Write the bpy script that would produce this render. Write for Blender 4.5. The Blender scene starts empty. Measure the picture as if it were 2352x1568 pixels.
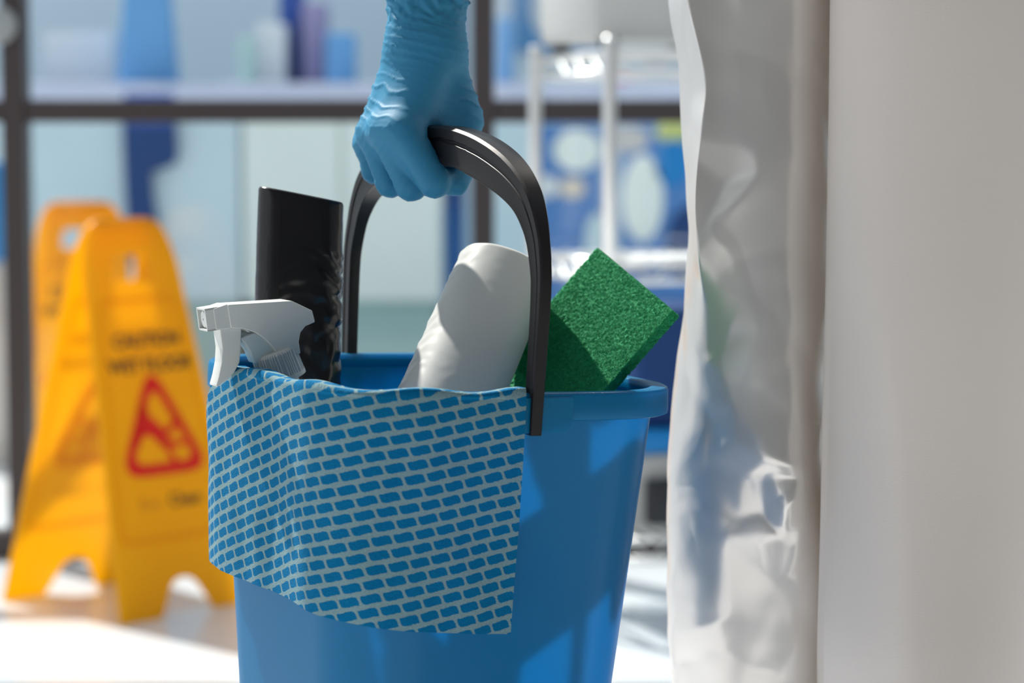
import bpy, bmesh, math, random
import numpy as np
from mathutils import Vector, Matrix, noise
random.seed(7); np.random.seed(7)
C = bpy.context.scene.collection
S = bpy.context.scene
# ---------------------------------------------------------------- camera
F = 5400.0; CAMH = 0.756; PITCH = math.radians(4.6)
cam = bpy.data.cameras.new('camera'); camo = bpy.data.objects.new('camera', cam); C.objects.link(camo)
cam.sensor_width = 36; cam.lens = 36*F/2352
camo.location = (0, 0, CAMH); camo.rotation_euler = (math.pi/2-PITCH, 0, 0)
cam.dof.use_dof = True; cam.dof.focus_distance = 1.74; cam.dof.aperture_fstop = 4.4
cam.clip_start = .05
S.camera = camo
# ---------------------------------------------------------------- light
SUN = Vector((-.43, .50, .75)).normalized()
w = bpy.data.worlds.new('world'); S.world = w; w.use_nodes = True
bg = w.node_tree.nodes['Background']; bg.inputs[0].default_value = (.86, .93, 1, 1); bg.inputs[1].default_value = .72
sl = bpy.data.lights.new('sun', 'SUN'); sl.energy = 6.4; sl.angle = math.radians(1.2); sl.color = (1, .95, .88)
so = bpy.data.objects.new('sun', sl); C.objects.link(so); so.rotation_euler = SUN.to_track_quat('Z', 'Y').to_euler(); so.location = (-3, 5, 6)
S.view_settings.view_transform = 'Standard'; S.view_settings.look = 'None'
S.view_settings.exposure = 0.22; S.view_settings.gamma = 1; S.view_settings.use_curve_mapping = False

# ---------------------------------------------------------------- helpers
cp, sp = math.cos(PITCH), math.sin(PITCH)
def P(x, y, Y):
    """pixel + world depth -> world point"""
    dx = (x-1176)/F; dy = (784-y)/F
    d = Vector((dx, cp+dy*sp, -sp+dy*cp)); k = Y/d.y
    return Vector((0, 0, CAMH)) + d*k
def G(x, y):
    """pixel -> point on the floor"""
    dx = (x-1176)/F; dy = (784-y)/F
    d = Vector((dx, cp+dy*sp, -sp+dy*cp)); k = -CAMH/d.z
    return Vector((0, 0, CAMH)) + d*k
def lin(r, g, b):
    f = lambda c: (c/255/12.92 if c <= 10.3 else ((c/255+.055)/1.055)**2.4)
    return (f(r), f(g), f(b), 1)
XF = {}
def tag(o, label=None, cat=None, group=None, kind=None):
    if label: o['label'] = label
    if cat: o['category'] = cat
    if group: o['group'] = group
    if kind: o['kind'] = kind
    return o
def thing(name, label, cat, loc=(0, 0, 0), mat=None, group=None, rotz=0):
    o = bpy.data.objects.new(name, None); C.objects.link(o); o.empty_display_size = .05
    M = mat if mat is not None else Matrix.Translation(Vector(loc)) @ Matrix.Rotation(rotz, 4, 'Z')
    o.matrix_world = M; XF[o.name] = M
    return tag(o, label, cat, group)
def mk(name, verts, faces, mat, parent=None, smooth=True, world=False, uv=None):
    V = [tuple(v) for v in verts]
    if world and parent is not None:
        Mi = XF[parent.name].inverted(); V = [tuple(Mi @ Vector(v)) for v in V]
    me = bpy.data.meshes.new(name); me.from_pydata(V, [], [tuple(int(i) for i in f) for f in faces])
    bm = bmesh.new(); bm.from_mesh(me); bmesh.ops.recalc_face_normals(bm, faces=bm.faces)
    bm.to_mesh(me); bm.free()
    if uv is not None:
        L = me.uv_layers.new(name='UVMap'); idx = np.empty(len(me.loops), int); me.loops.foreach_get('vertex_index', idx)
        L.data.foreach_set('uv', np.asarray(uv, float)[idx].ravel())
    me.polygons.foreach_set('use_smooth', [smooth]*len(me.polygons))
    me.materials.append(mat)
    o = bpy.data.objects.new(name, me); C.objects.link(o)
    if parent is not None:
        o.parent = parent
        XF[o.name] = XF[parent.name]
    else: XF[o.name] = Matrix()
    return o
def sharp(o, deg=40):
    me = o.data; me.update()
    bm = bmesh.new(); bm.from_mesh(me)
    for e in bm.edges:
        if len(e.link_faces) == 2 and e.calc_face_angle(0) > math.radians(deg): e.smooth = False
    bm.to_mesh(me); bm.free(); return o
def bbox(lo, hi, bev=0, seg=2, M=None):
    """bevelled box -> verts, faces"""
    bm = bmesh.new(); bmesh.ops.create_cube(bm, size=1)
    for v in bm.verts: v.co = Vector([lo[i]+(v.co[i]+.5)*(hi[i]-lo[i]) for i in range(3)])
    if bev: bmesh.ops.bevel(bm, geom=bm.edges[:], offset=bev, segments=seg, profile=.5, affect='EDGES')
    if M is not None: bmesh.ops.transform(bm, matrix=M, verts=bm.verts)
    bm.verts.index_update()
    r = [v.co.copy() for v in bm.verts], [[v.index for v in f.verts] for f in bm.faces]
    bm.free(); return r
def join(*parts):
    V, Fc = [], []
    for v, f in parts:
        n = len(V); V += list(v); Fc += [[i+n for i in q] for q in f]
    return V, Fc
def tube(pts, rad, seg=10, cap=True):
    pts = [Vector(p) for p in pts]; n = len(pts)
    if not hasattr(rad, '__len__'): rad = [rad]*n
    V, Fc = [], []; up = None
    for i, p in enumerate(pts):
        t = (pts[min(i+1, n-1)]-pts[max(i-1, 0)]).normalized()
        if up is None:
            up = Vector((0, 0, 1)) if abs(t.z) < .9 else Vector((1, 0, 0))
        a = t.cross(up).normalized(); up = a.cross(t).normalized()
        for k in range(seg):
            th = 2*math.pi*k/seg; V.append(p+(a*math.cos(th)+up*math.sin(th))*rad[i])
    for i in range(n-1):
        for k in range(seg):
            k2 = (k+1) % seg; Fc.append([i*seg+k, i*seg+k2, (i+1)*seg+k2, (i+1)*seg+k])
    if cap: Fc.append(list(range(seg))[::-1]); Fc.append([(n-1)*seg+k for k in range(seg)])
    return V, Fc
def lathe(prof, seg=48, M=None, rib=0, nrib=0, ribrng=None):
    V, Fc = [], []
    for i, (r, z) in enumerate(prof):
        for k in range(seg):
            th = 2*math.pi*k/seg; rr = r
            if nrib and ribrng[0] <= i <= ribrng[1]: rr = r + rib*(1 if math.sin(th*nrib) > 0 else 0)
            v = Vector((rr*math.cos(th), rr*math.sin(th), z)); V.append(M @ v if M is not None else v)
    n = len(prof)
    for i in range(n-1):
        for k in range(seg):
            k2 = (k+1) % seg; Fc.append([i*seg+k, i*seg+k2, (i+1)*seg+k2, (i+1)*seg+k])
    Fc.append(list(range(seg))[::-1]); Fc.append([(n-1)*seg+k for k in range(seg)])
    return V, Fc
def curve_mesh(splines, extrude=.002, bevel=0.0):
    """filled 2-D outlines (with holes) -> verts, faces in local x,y with thickness in z"""
    cu = bpy.data.curves.new('tmp', 'CURVE'); cu.dimensions = '2D'; cu.fill_mode = 'BOTH'; cu.extrude = extrude; cu.bevel_depth = bevel; cu.bevel_resolution = 1
    for s in splines:
        sp_ = cu.splines.new('POLY'); sp_.points.add(len(s)-1); sp_.use_cyclic_u = True
        for q, (x, y) in zip(sp_.points, s): q.co = (x, y, 0, 1)
    return _conv(cu)
def _conv(cu):
    o = bpy.data.objects.new('tmp', cu); C.objects.link(o)
    dg = bpy.context.evaluated_depsgraph_get(); me = bpy.data.meshes.new_from_object(o.evaluated_get(dg))
    r = [v.co.copy() for v in me.vertices], [list(p.vertices) for p in me.polygons]
    bpy.data.objects.remove(o); bpy.data.curves.remove(cu); bpy.data.meshes.remove(me); return r
def text_mesh(txt, size, extrude=.0003, bold=.0):
    cu = bpy.data.curves.new('tmp', 'FONT'); cu.body = txt; cu.size = size; cu.extrude = extrude; cu.align_x = 'CENTER'; cu.offset = bold
    return _conv(cu)
def rounded(poly, r, n=5):
    """round the corners of a polygon; r scalar or list"""
    out = []; m = len(poly)
    for i in range(m):
        p = Vector(poly[i]); a = Vector(poly[i-1]); b = Vector(poly[(i+1) % m])
        rr = r[i] if hasattr(r, '__len__') else r
        u = (a-p); v = (b-p); d = min(rr, u.length*.49, v.length*.49)
        if d <= 0: out.append((p.x, p.y)); continue
        A = p+u.normalized()*d; B = p+v.normalized()*d
        for k in range(n+1):
            t = k/n; q = A*(1-t)**2+p*2*t*(1-t)+B*t*t; out.append((q.x, q.y))
    return out
def xf(vf, M): return [M @ Vector(v) for v in vf[0]], vf[1]
def frame_matrix(o, x, y, z):
    M = Matrix((x, y, z)).transposed().to_4x4(); M.translation = o; return M
# ---------------------------------------------------------------- materials
def nodes(m): return m.node_tree.nodes, m.node_tree.links
def mat(name, col, rough=.5, metal=0, spec=.5, trans=0, tcol=None, noise_amt=0, noise_scale=20, bump=0, bump_scale=200, coat=0, bump_detail=3, aniso=None, sss=0):
    m = bpy.data.materials.new(name); m.use_nodes = True; N, L = nodes(m)
    b = N['Principled BSDF']; b.inputs['Base Color'].default_value = col; b.inputs['Roughness'].default_value = rough
    b.inputs['Metallic'].default_value = metal; b.inputs['Specular IOR Level'].default_value = spec; b.inputs['Coat Weight'].default_value = coat
    out = N['Material Output']; tc = N.new('ShaderNodeTexCoord')
    if noise_amt:
        n = N.new('ShaderNodeTexNoise'); n.inputs['Scale'].default_value = noise_scale; n.inputs['Detail'].default_value = 5
        mx = N.new('ShaderNodeMix'); mx.data_type = 'RGBA'
        mx.inputs[6].default_value = tuple(c*(1-noise_amt) for c in col[:3])+(1,); mx.inputs[7].default_value = tuple(min(1, c*(1+noise_amt)) for c in col[:3])+(1,)
        L.new(tc.outputs['Object'], n.inputs['Vector']); L.new(n.outputs['Fac'], mx.inputs[0]); L.new(mx.outputs[2], b.inputs['Base Color'])
    bn = None
    if bump:
        n2 = N.new('ShaderNodeTexNoise'); n2.inputs['Scale'].default_value = bump_scale; n2.inputs['Detail'].default_value = bump_detail
        bn = N.new('ShaderNodeBump'); bn.inputs['Strength'].default_value = bump; bn.inputs['Distance'].default_value = .001
        v = tc.outputs['Object']
        if aniso:
            mp = N.new('ShaderNodeMapping'); mp.inputs['Scale'].default_value = aniso; L.new(v, mp.inputs['Vector']); v = mp.outputs['Vector']
        L.new(v, n2.inputs['Vector']); L.new(n2.outputs['Fac'], bn.inputs['Height']); L.new(bn.outputs['Normal'], b.inputs['Normal'])
    if trans:
        t = N.new('ShaderNodeBsdfTranslucent'); t.inputs['Color'].default_value = tcol or col
        if bn: L.new(bn.outputs['Normal'], t.inputs['Normal'])
        mx = N.new('ShaderNodeMixShader'); mx.inputs[0].default_value = trans
        L.new(b.outputs[0], mx.inputs[1]); L.new(t.outputs[0], mx.inputs[2]); L.new(mx.outputs[0], out.inputs['Surface'])
    return m
M_floor = mat('floor_white', (.70, .73, .76, 1), .22, noise_amt=.03, noise_scale=2, bump=.02, bump_scale=30)
M_frame = mat('frame_dark', lin(62, 54, 54), .4, bump=.03)
M_wall = mat('wall_pale', lin(226, 240, 250), .8, noise_amt=.05, noise_scale=1.5)
M_blue = mat('bucket_blue', lin(0, 138, 184), .29, spec=.42, trans=.5, tcol=lin(0, 172, 224), noise_amt=.03, bump=.01, bump_scale=60)
M_black = mat('handle_black', lin(22, 20, 22), .42, spec=.3, noise_amt=.35, noise_scale=60, bump=.06, bump_scale=900)
M_glove = mat('glove_nitrile', lin(54, 134, 172), .58, spec=.3, trans=.14, tcol=lin(40, 160, 205), bump=.12, bump_scale=260, noise_amt=.04, noise_scale=30)
M_skin = mat('skin', lin(226, 172, 150), .5, noise_amt=.06, noise_scale=40)
M_cover = mat('coverall_white', lin(236, 231, 226), .29, metal=.5, trans=.08, tcol=lin(230, 226, 220), bump=.04, bump_scale=500, noise_amt=.02)
M_cover2 = mat('coverall_grain', lin(238, 231, 226), .42, trans=.24, tcol=lin(235, 228, 220), bump=.10, bump_scale=420, aniso=(1, 1, 1.6))
M_rubber = mat('boot_rubber', lin(40, 42, 46), .6)
M_bagk = mat('black_film', lin(24, 22, 23), .22, noise_amt=.2, noise_scale=40, bump=.10, bump_scale=120, aniso=(1, 1, .35))
M_bagw = mat('white_film', lin(214, 216, 212), .33, trans=.22, bump=.07, bump_scale=110, aniso=(1, 1, .35))
M_pad = mat('scour_green', lin(26, 158, 98), .8, noise_amt=.35, noise_scale=600, trans=.1, tcol=lin(30, 170, 95))
M_spray = mat('spray_white', lin(214, 217, 214), .42, trans=.12, noise_amt=.02)
M_spray2 = mat('spray_clear', lin(212, 222, 224), .35, trans=.3, tcol=lin(210, 226, 230))
M_sign = mat('sign_yellow', lin(255, 196, 0), .42, trans=.55, tcol=lin(255, 216, 0), noise_amt=.03, noise_scale=8)
M_ink = mat('ink_black', lin(38, 24, 10), .6)
M_red = mat('ink_red', lin(240, 30, 8), .55, trans=.25, tcol=lin(255, 60, 10))
M_faint = mat('ink_orange', lin(214, 140, 8), .55)
M_chrome = mat('chrome', lin(240, 240, 238), .34, metal=1)
M_lgrey = mat('plastic_lightgrey', lin(196, 196, 194), .5, noise_amt=.03)
M_dark = mat('plastic_dark', lin(40, 42, 48), .5)
M_navy = mat('cloth_navy', lin(28, 66, 122), .85, noise_amt=.1)
M_mblue = mat('paper_blue', lin(104, 164, 216), .8, noise_amt=.05)
M_dblue = mat('plastic_darkblue', lin(48, 88, 172), .6)
M_mauve = mat('paper_mauve', lin(158, 150, 190), .8)
M_white = mat('paint_white', lin(226, 232, 236), .5, noise_amt=.02)
M_pale = mat('paint_paleblue', lin(206, 228, 236), .6, noise_amt=.06, noise_scale=3)
M_mint = mat('paint_mint', lin(236, 246, 240), .6, noise_amt=.04, noise_scale=4)
M_teal = mat('paint_teal', lin(176, 208, 204), .6, noise_amt=.08, noise_scale=5)
M_lav = mat('top_lavender', lin(205, 212, 234), .4)
M_bblue = mat('plastic_brightblue', lin(0, 132, 206), .45)
M_print = mat('print_blue', lin(84, 136, 200), .7)
M_cream = mat('print_cream', lin(226, 214, 196), .7)
M_mag = mat('card_magenta', lin(206, 90, 150), .7)
M_lime = mat('card_lime', lin(206, 214, 130), .7)
M_disc = mat('zinc_disc', lin(150, 156, 158), .55, noise_amt=.2, noise_scale=60)
def glass_mat():
    m = bpy.data.materials.new('pane_glass'); m.use_nodes = True; N, L = nodes(m)
    t = N.new('ShaderNodeBsdfTransparent'); t.inputs[0].default_value = (.94, .97, .98, 1)
    g = N.new('ShaderNodeBsdfGlossy'); g.inputs['Roughness'].default_value = .02
    lw = N.new('ShaderNodeLayerWeight'); pw = N.new('ShaderNodeMath'); pw.operation = 'POWER'; pw.inputs[1].default_value = 5; L.new(lw.outputs['Facing'], pw.inputs[0])
    ma = N.new('ShaderNodeMath'); ma.operation = 'MULTIPLY_ADD'; ma.inputs[1].default_value = .95; ma.inputs[2].default_value = .04; L.new(pw.outputs[0], ma.inputs[0])
    mx = N.new('ShaderNodeMixShader'); L.new(ma.outputs[0], mx.inputs[0]); L.new(t.outputs[0], mx.inputs[1]); L.new(g.outputs[0], mx.inputs[2])
    L.new(mx.outputs[0], N['Material Output'].inputs['Surface']); return m
M_glass = glass_mat()
def cloth_mat():
    m = bpy.data.materials.new('wipe_print'); m.use_nodes = True; N, L = nodes(m)
    b = N['Principled BSDF']; b.inputs['Roughness'].default_value = .9; b.inputs['Specular IOR Level'].default_value = .15
    uv = N.new('ShaderNodeUVMap'); sx = N.new('ShaderNodeSeparateXYZ'); L.new(uv.outputs[0], sx.inputs[0])
    def mth(op, a, b_=None, c=None):
        n = N.new('ShaderNodeMath'); n.operation = op
        for i, v in enumerate((a, b_, c)):
            if v is None: continue
            if isinstance(v, (int, float)): n.inputs[i].default_value = v
            else: L.new(v, n.inputs[i])
        return n.outputs[0]
    # uv in cell units (u along the row, v across)
    nz = N.new('ShaderNodeTexNoise'); nz.inputs['Scale'].default_value = 9; nz.inputs['Detail'].default_value = 4; L.new(uv.outputs[0], nz.inputs['Vector'])
    jit = mth('MULTIPLY', mth('SUBTRACT', nz.outputs['Fac'], .5), .14)
    u = mth('ADD', sx.outputs[0], jit); v = mth('ADD', sx.outputs[1], jit)
    x = mth('SUBTRACT', mth('FRACT', u), .5)
    y = mth('SUBTRACT', mth('FRACT', v), .5)
    u2 = mth('SUBTRACT', u, mth('MULTIPLY', y, .34))
    x2 = mth('SUBTRACT', mth('FRACT', u2), .5)
    sx_ = mth('DIVIDE', x2, .435); sy_ = mth('DIVIDE', mth('ADD', y, mth('MULTIPLY', mth('SINE', mth('MULTIPLY', x2, 6.3)), .03)), .335)
    ax = mth('ABSOLUTE', sx_); ay = mth('ABSOLUTE', sy_)
    cor = mth('POWER', mth('MAXIMUM', mth('MULTIPLY', mth('MULTIPLY', sx_, sy_), -1.0), 0.0), 2.0)
    d = mth('ADD', mth('ADD', mth('POWER', ax, 9.0), mth('POWER', ay, 9.0)), mth('MULTIPLY', cor, 1.1))
    inside = N.new('ShaderNodeMapRange'); inside.inputs[1].default_value = 1.25; inside.inputs[2].default_value = .8; L.new(d, inside.inputs[0])
    mx = N.new('ShaderNodeMix'); mx.data_type = 'RGBA'; L.new(inside.outputs[0], mx.inputs[0])
    mx.inputs[6].default_value = lin(132, 163, 170); mx.inputs[7].default_value = lin(0, 112, 162)
    # knit dots
    vo = N.new('ShaderNodeTexVoronoi'); vo.inputs['Scale'].default_value = 11; L.new(uv.outputs[0], vo.inputs['Vector'])
    mr = N.new('ShaderNodeMapRange'); mr.inputs[1].default_value = 0; mr.inputs[2].default_value = .55; mr.inputs[3].default_value = .80; mr.inputs[4].default_value = 1.04; L.new(vo.outputs['Distance'], mr.inputs[0])
    mu = N.new('ShaderNodeMix'); mu.data_type = 'RGBA'; mu.blend_type = 'MULTIPLY'; mu.inputs[0].default_value = 1
    L.new(mx.outputs[2], mu.inputs[6]); L.new(mr.outputs[0], mu.inputs[7]); L.new(mu.outputs[2], b.inputs['Base Color'])
    bp = N.new('ShaderNodeBump'); bp.inputs['Strength'].default_value = .5; bp.inputs['Distance'].default_value = .0006; L.new(vo.outputs['Distance'], bp.inputs['Height']); L.new(bp.outputs[0], b.inputs['Normal'])
    t = N.new('ShaderNodeBsdfTranslucent'); L.new(mu.outputs[2], t.inputs[0])
    ms = N.new('ShaderNodeMixShader'); ms.inputs[0].default_value = .22; L.new(b.outputs[0], ms.inputs[1]); L.new(t.outputs[0], ms.inputs[2])
    L.new(ms.outputs[0], N['Material Output'].inputs['Surface']); return m
M_cloth = cloth_mat()
# ---------------------------------------------------------------- implicit surfaces
def nets(fn, lo, hi, h):
    """surface nets of fn(X) < 0"""
    ax = [np.arange(lo[i], hi[i]+h, h) for i in range(3)]
    g = np.stack(np.meshgrid(*ax, indexing='ij'), -1); sh = g.shape[:3]
    v = fn(g.reshape(-1, 3)).reshape(sh)
    ins = v < 0; n = np.array(sh)-1
    corner = [(i, j, k) for i in (0, 1) for j in (0, 1) for k in (0, 1)]
    cnt = np.zeros(n, int)
    for c in corner: cnt += ins[c[0]:c[0]+n[0], c[1]:c[1]+n[1], c[2]:c[2]+n[2]]
    act = (cnt > 0) & (cnt < 8); idx = -np.ones(n, int); cells = np.argwhere(act); idx[act] = np.arange(len(cells))
    acc = np.zeros((len(cells), 3)); num = np.zeros(len(cells))
    for a in corner:
        for d in range(3):
            if a[d]: continue
            b = list(a); b[d] = 1
            va = v[tuple((cells+a).T)]; vb = v[tuple((cells+b).T)]; m = (va < 0) != (vb < 0)
            t = np.where(m, va/np.where(m, va-vb, 1), 0); p = np.array(a)[None]+0.0*acc; p[:, d] += t
            acc += np.where(m[:, None], p, 0); num += m
    V = np.array(lo)+(cells+acc/num[:, None])*h
    Q = []
    for d in range(3):
        e, f = (d+1) % 3, (d+2) % 3
        s0 = [slice(None)]*3; s1 = [slice(None)]*3; s0[d] = slice(0, -1); s1[d] = slice(1, None)
        ed = np.argwhere(ins[tuple(s0)] != ins[tuple(s1)])
        ed = ed[(ed[:, e] > 0) & (ed[:, f] > 0) & (ed[:, e] < n[e]) & (ed[:, f] < n[f])]
        o = lambda de, df: idx[tuple((ed-np.eye(3, dtype=int)[e]*de-np.eye(3, dtype=int)[f]*df).T)]
        q = np.stack([o(1, 1), o(0, 1), o(0, 0), o(1, 0)], 1); fl = ins[tuple(ed.T)]; q[~fl] = q[~fl][:, ::-1]; Q.append(q)
    for _ in range(2):
        e = h*.3; f0 = fn(V); gr = np.stack([(fn(V+np.eye(3)[i]*e)-fn(V-np.eye(3)[i]*e))/(2*e) for i in range(3)], 1)
        l2 = (gr**2).sum(1, keepdims=True)+1e-9; V = V-np.clip(f0[:, None]/l2, -h, h)*gr
    return V, np.concatenate(Q)
def cone(X, a, b, ra, rb):
    a = np.array(a); b = np.array(b); ab = b-a; t = np.clip(((X-a)@ab)/(ab@ab), 0, 1)
    return np.linalg.norm(X-a-t[:, None]*ab, axis=1)-(ra+(rb-ra)*t)
def ball(X, c, r): return np.linalg.norm(X-np.array(c), axis=1)-r
def ell(X, c, r):
    q = (X-np.array(c))/np.array(r); l = np.linalg.norm(q, axis=1); return (l-1)*min(r)
def smin(a, b, k):
    h = np.clip(.5+.5*(b-a)/k, 0, 1); return b+(a-b)*h-k*h*(1-h)
def fbm(x, y, z, o=3): return noise.fractal(Vector((x, y, z)), 1.0, 2.0, o)
tri = lambda t: np.abs((t % 1.0)-.5)*4-1
# ================================================================ SETTING
fl = mk('floor', *bbox((-7, -1.5, -.06), (7, 12, 0)), M_floor, smooth=False); tag(fl, 'glossy white floor of the room', kind='structure')
wb = mk('wall_back', *bbox((-7, 8.6, 0), (7, 8.75, 2.9)), M_wall, smooth=False); tag(wb, 'pale blue wall far behind the glazed partition', kind='structure')
M_inner = mat('wall_grey', lin(104, 108, 112), .85, noise_amt=.03, noise_scale=2)
for nm, lo_, hi_, lb in (('shade_wall_front', (-3.2, -1.7, 0), (2.6, -1.55, 2.8), 'unseen grey wall added behind the camera to dim the ambient light'), ('shade_wall_right', (2.45, -1.55, 0), (2.6, 4.2, 2.8), 'unseen grey side wall added to dim the ambient light'), ('shade_ceiling', (-3.2, -1.7, 2.8), (2.6, 1.1, 2.95), 'unseen grey slab added overhead to dim the ambient light')):  # unseen shell added to darken the ambient light from the camera side
    tag(mk(nm, *bbox(lo_, hi_), M_inner, smooth=False), lb, kind='structure')
YW = 4.36
win = thing('window_1', 'dark framed glass partition with grid of panes', None, (0, YW, 0)); win['kind'] = 'structure'
def wx(px): return (px-1176)/F*YW*1.003
xl0, xl1 = wx(22), wx(71); xc0, xc1 = wx(1088), wx(1133)
pitch = (xc0+xc1)/2-(xl0+xl1)/2; hw = .0205
posts = [(xl0+xl1)/2+pitch*k for k in range(-3, 6)]
TOP = 2.62
for x in posts:
    mk('post', *bbox((x-hw, -.035, 0), (x+hw, .035, TOP), .002, 1), M_frame, win, smooth=False)
zr = [(.0, .052), (P(0, 281, YW).z, P(0, 230, YW).z), (1.62, 1.66), (TOP-.05, TOP)]
for a, b in zr:
    for i in range(len(posts)-1):
        mk('rail', *bbox((posts[i]+hw, -.03, a), (posts[i+1]-hw, .03, b), .002, 1), M_frame, win, smooth=False)
for i in range(len(posts)-1):
    for j in range(3):
        mk('pane', *bbox((posts[i]+hw, -.003, zr[j][1]), (posts[i+1]-hw, .003, zr[j+1][0])), M_glass, win, smooth=False)
c = P(-4, 57, YW-.045)
cz = lathe([(.0, -.006), (.030, -.006), (.034, -.003), (.034, .004), (.028, .007), (0.001, .007)], 40, Matrix.Translation(c) @ Matrix.Rotation(math.pi/2, 4, 'X'))
o = mk('door_knob', *cz, M_disc, win, world=True); o['label'] = 'round grey metal disc fixed to the dark post'
mk('knob_neck', *tube([c+Vector((0, .006, 0)), c+Vector((0, .03, 0))], .012, 12), M_disc, win, world=True)
# ---------------------------------------------------------------- behind the glass
YC = 7.2; zt = P(0, 192, YC).z
def bpx(x0, y0, x1, y1, Y, dep, zb=None):
    a = P(x0, y0, Y); b = P(x1, y1, Y); return (a.x, Y, b.z if zb is None else zb), (b.x, Y+dep, a.z)
def counter(name, x0, x1, m, label, divs):
    a = P(x0, 0, YC).x; b = P(x1, 0, YC).x
    t = thing(name, label, 'counter', ((a+b)/2, YC+.3, 0), group=None)
    mk('carcass', *bbox((a, YC+.02, .30), (b, YC+.6, zt-.05), .004), m, t, world=True, smooth=False)
    mk('plinth', *bbox((a+.02, YC+.06, 0), (b-.02, YC+.58, .30)), M_teal, t, world=True, smooth=False)
    for i in range(divs):
        p = a+(b-a)*i/divs; q = a+(b-a)*(i+1)/divs
        mk('front_panel', *bbox((p+.004, YC, .305), (q-.004, YC+.02, zt-.055), .003), m, t, world=True, smooth=False)
    return t
counter('service_counter', -420, 548, M_pale, 'pale blue service counter behind the glass, beside the mint counter', 4)
counter('service_counter', 552, 1012, M_mint, 'mint white service counter behind the glass', 2)
pc = counter('service_counter', 1122, 2400, M_pale, 'counter with a blue printed front behind the wire rack', 2)
a = P(-420, 0, YC).x; b = P(2400, 0, YC).x
tag(mk('countertop', *bbox((a, YC-.04, zt-.05), (b, YC+.64, zt), .006), M_lav, smooth=False), 'long lavender white countertop over all the counters', 'countertop')
# added navy post stands in for a bluish reflection by the centre post
lo, hi = bpx(1020, 150, 1066, 917, 6.3, .05, 0)
tag(mk('reflection_post', *bbox(lo, (hi[0], hi[1], 1.6), .004), M_navy, smooth=False), 'slim navy post added for the bluish reflection beside the centre window post', 'post')
# printed front of the counter behind the rack
def disc(px, py, rx, ry, Y, m, name, parent, n=28):
    pts = []
    c0 = P(px, py, Y); s = Y/F
    poly = [(rx*s*math.cos(2*math.pi*k/n), ry*s*math.sin(2*math.pi*k/n)) for k in range(n)]
    vf = curve_mesh([poly], .0012)
    return mk(name, *xf(vf, Matrix.Translation(c0) @ Matrix.Rotation(math.pi/2, 4, 'X')), m, parent, world=True, smooth=False)
lo, hi = bpx(1230, 285, 1380, 700, YC-.008, .006); mk('printed_sheet', *bbox(lo, hi), M_print, pc, world=True, smooth=False)
lo, hi = bpx(1425, 285, 1720, 700, YC-.008, .006); mk('printed_sheet', *bbox(lo, hi), M_print, pc, world=True, smooth=False)
for q in [(1325, 345, 55, 48, M_mint), (1258, 428, 26, 26, M_white), (1315, 432, 30, 24, M_cream), (1370, 560, 28, 70, M_pale), (1476, 455, 48, 100, M_mint), (1545, 375, 42, 55, M_bblue), (1440, 320, 50, 30, M_lgrey), (1545, 302, 40, 24, M_lime), (1590, 560, 60, 90, M_navy)]:
    disc(*q[:4], YC-.0105-.002*(q[0] % 3), q[4], 'printed_spot', pc)
def onct(name, x0, x1, ytop, Y, dep, m, label, cat, bev=.006, top=1.0):
    a = P(x0, ytop, Y); b = P(x1, ytop, Y); V, Fc = bbox((a.x, Y, zt), (b.x, Y+dep, a.z), bev)
    cx = (a.x+b.x)/2; V = [Vector((cx+(v.x-cx)*(1-(1-top)*(v.z-zt)/(a.z-zt)), v.y, v.z)) for v in V]
    return tag(mk(name, V, Fc, m, smooth=False), label, cat)
onct('paper_bag', 264, 400, -40, 7.3, .12, M_mblue, 'tall blue paper bag on the countertop behind the glass', 'bag', .01, .72)
onct('storage_box', 100, 262, 70, 7.45, .2, M_white, 'white storage box on the countertop beside the blue bag', 'box')
onct('storage_box', 590, 655, 55, 7.35, .15, M_white, 'small white box on the countertop beside the dark blue carton', 'box')
onct('carton', 640, 690, -40, 7.5, .2, M_dblue, 'tall dark blue carton on the countertop behind the glass', 'carton')
onct('carton', 694, 745, 5, 7.4, .2, M_mauve, 'mauve carton on the countertop beside the dark blue carton', 'carton')
onct('carton', 748, 812, 75, 7.3, .15, M_mblue, 'low light blue carton on the countertop beside the mauve carton', 'carton')
onct('jar', 548, 582, 85, 7.3, .05, M_teal, 'small teal jar on the countertop beside the white box', 'jar')
onct('carton', 1140, 1178, 40, 7.3, .2, M_mblue, 'blue carton on the countertop beside the centre window post', 'carton')
onct('card_box', 1416, 1446, 172, 7.2, .06, M_mag, 'small magenta card box on the countertop', 'box')
# round printed ring poster on the far wall
pt = thing('wall_poster', 'blue and white ring poster on the far wall', 'poster', P(1290, 20, 8.59))
lo, hi = bpx(1180, -110, 1385, 118, 8.585, .012); mk('sheet', *bbox(lo, hi), M_mblue, pt, world=True, smooth=False)
disc(1300, 20, 84, 84, 8.583, M_white, 'ring', pt); disc(1322, 30, 54, 58, 8.579, M_dblue, 'ring_centre', pt); disc(1325, -10, 36, 34, 8.575, M_pale, 'ring_spot', pt)
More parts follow.
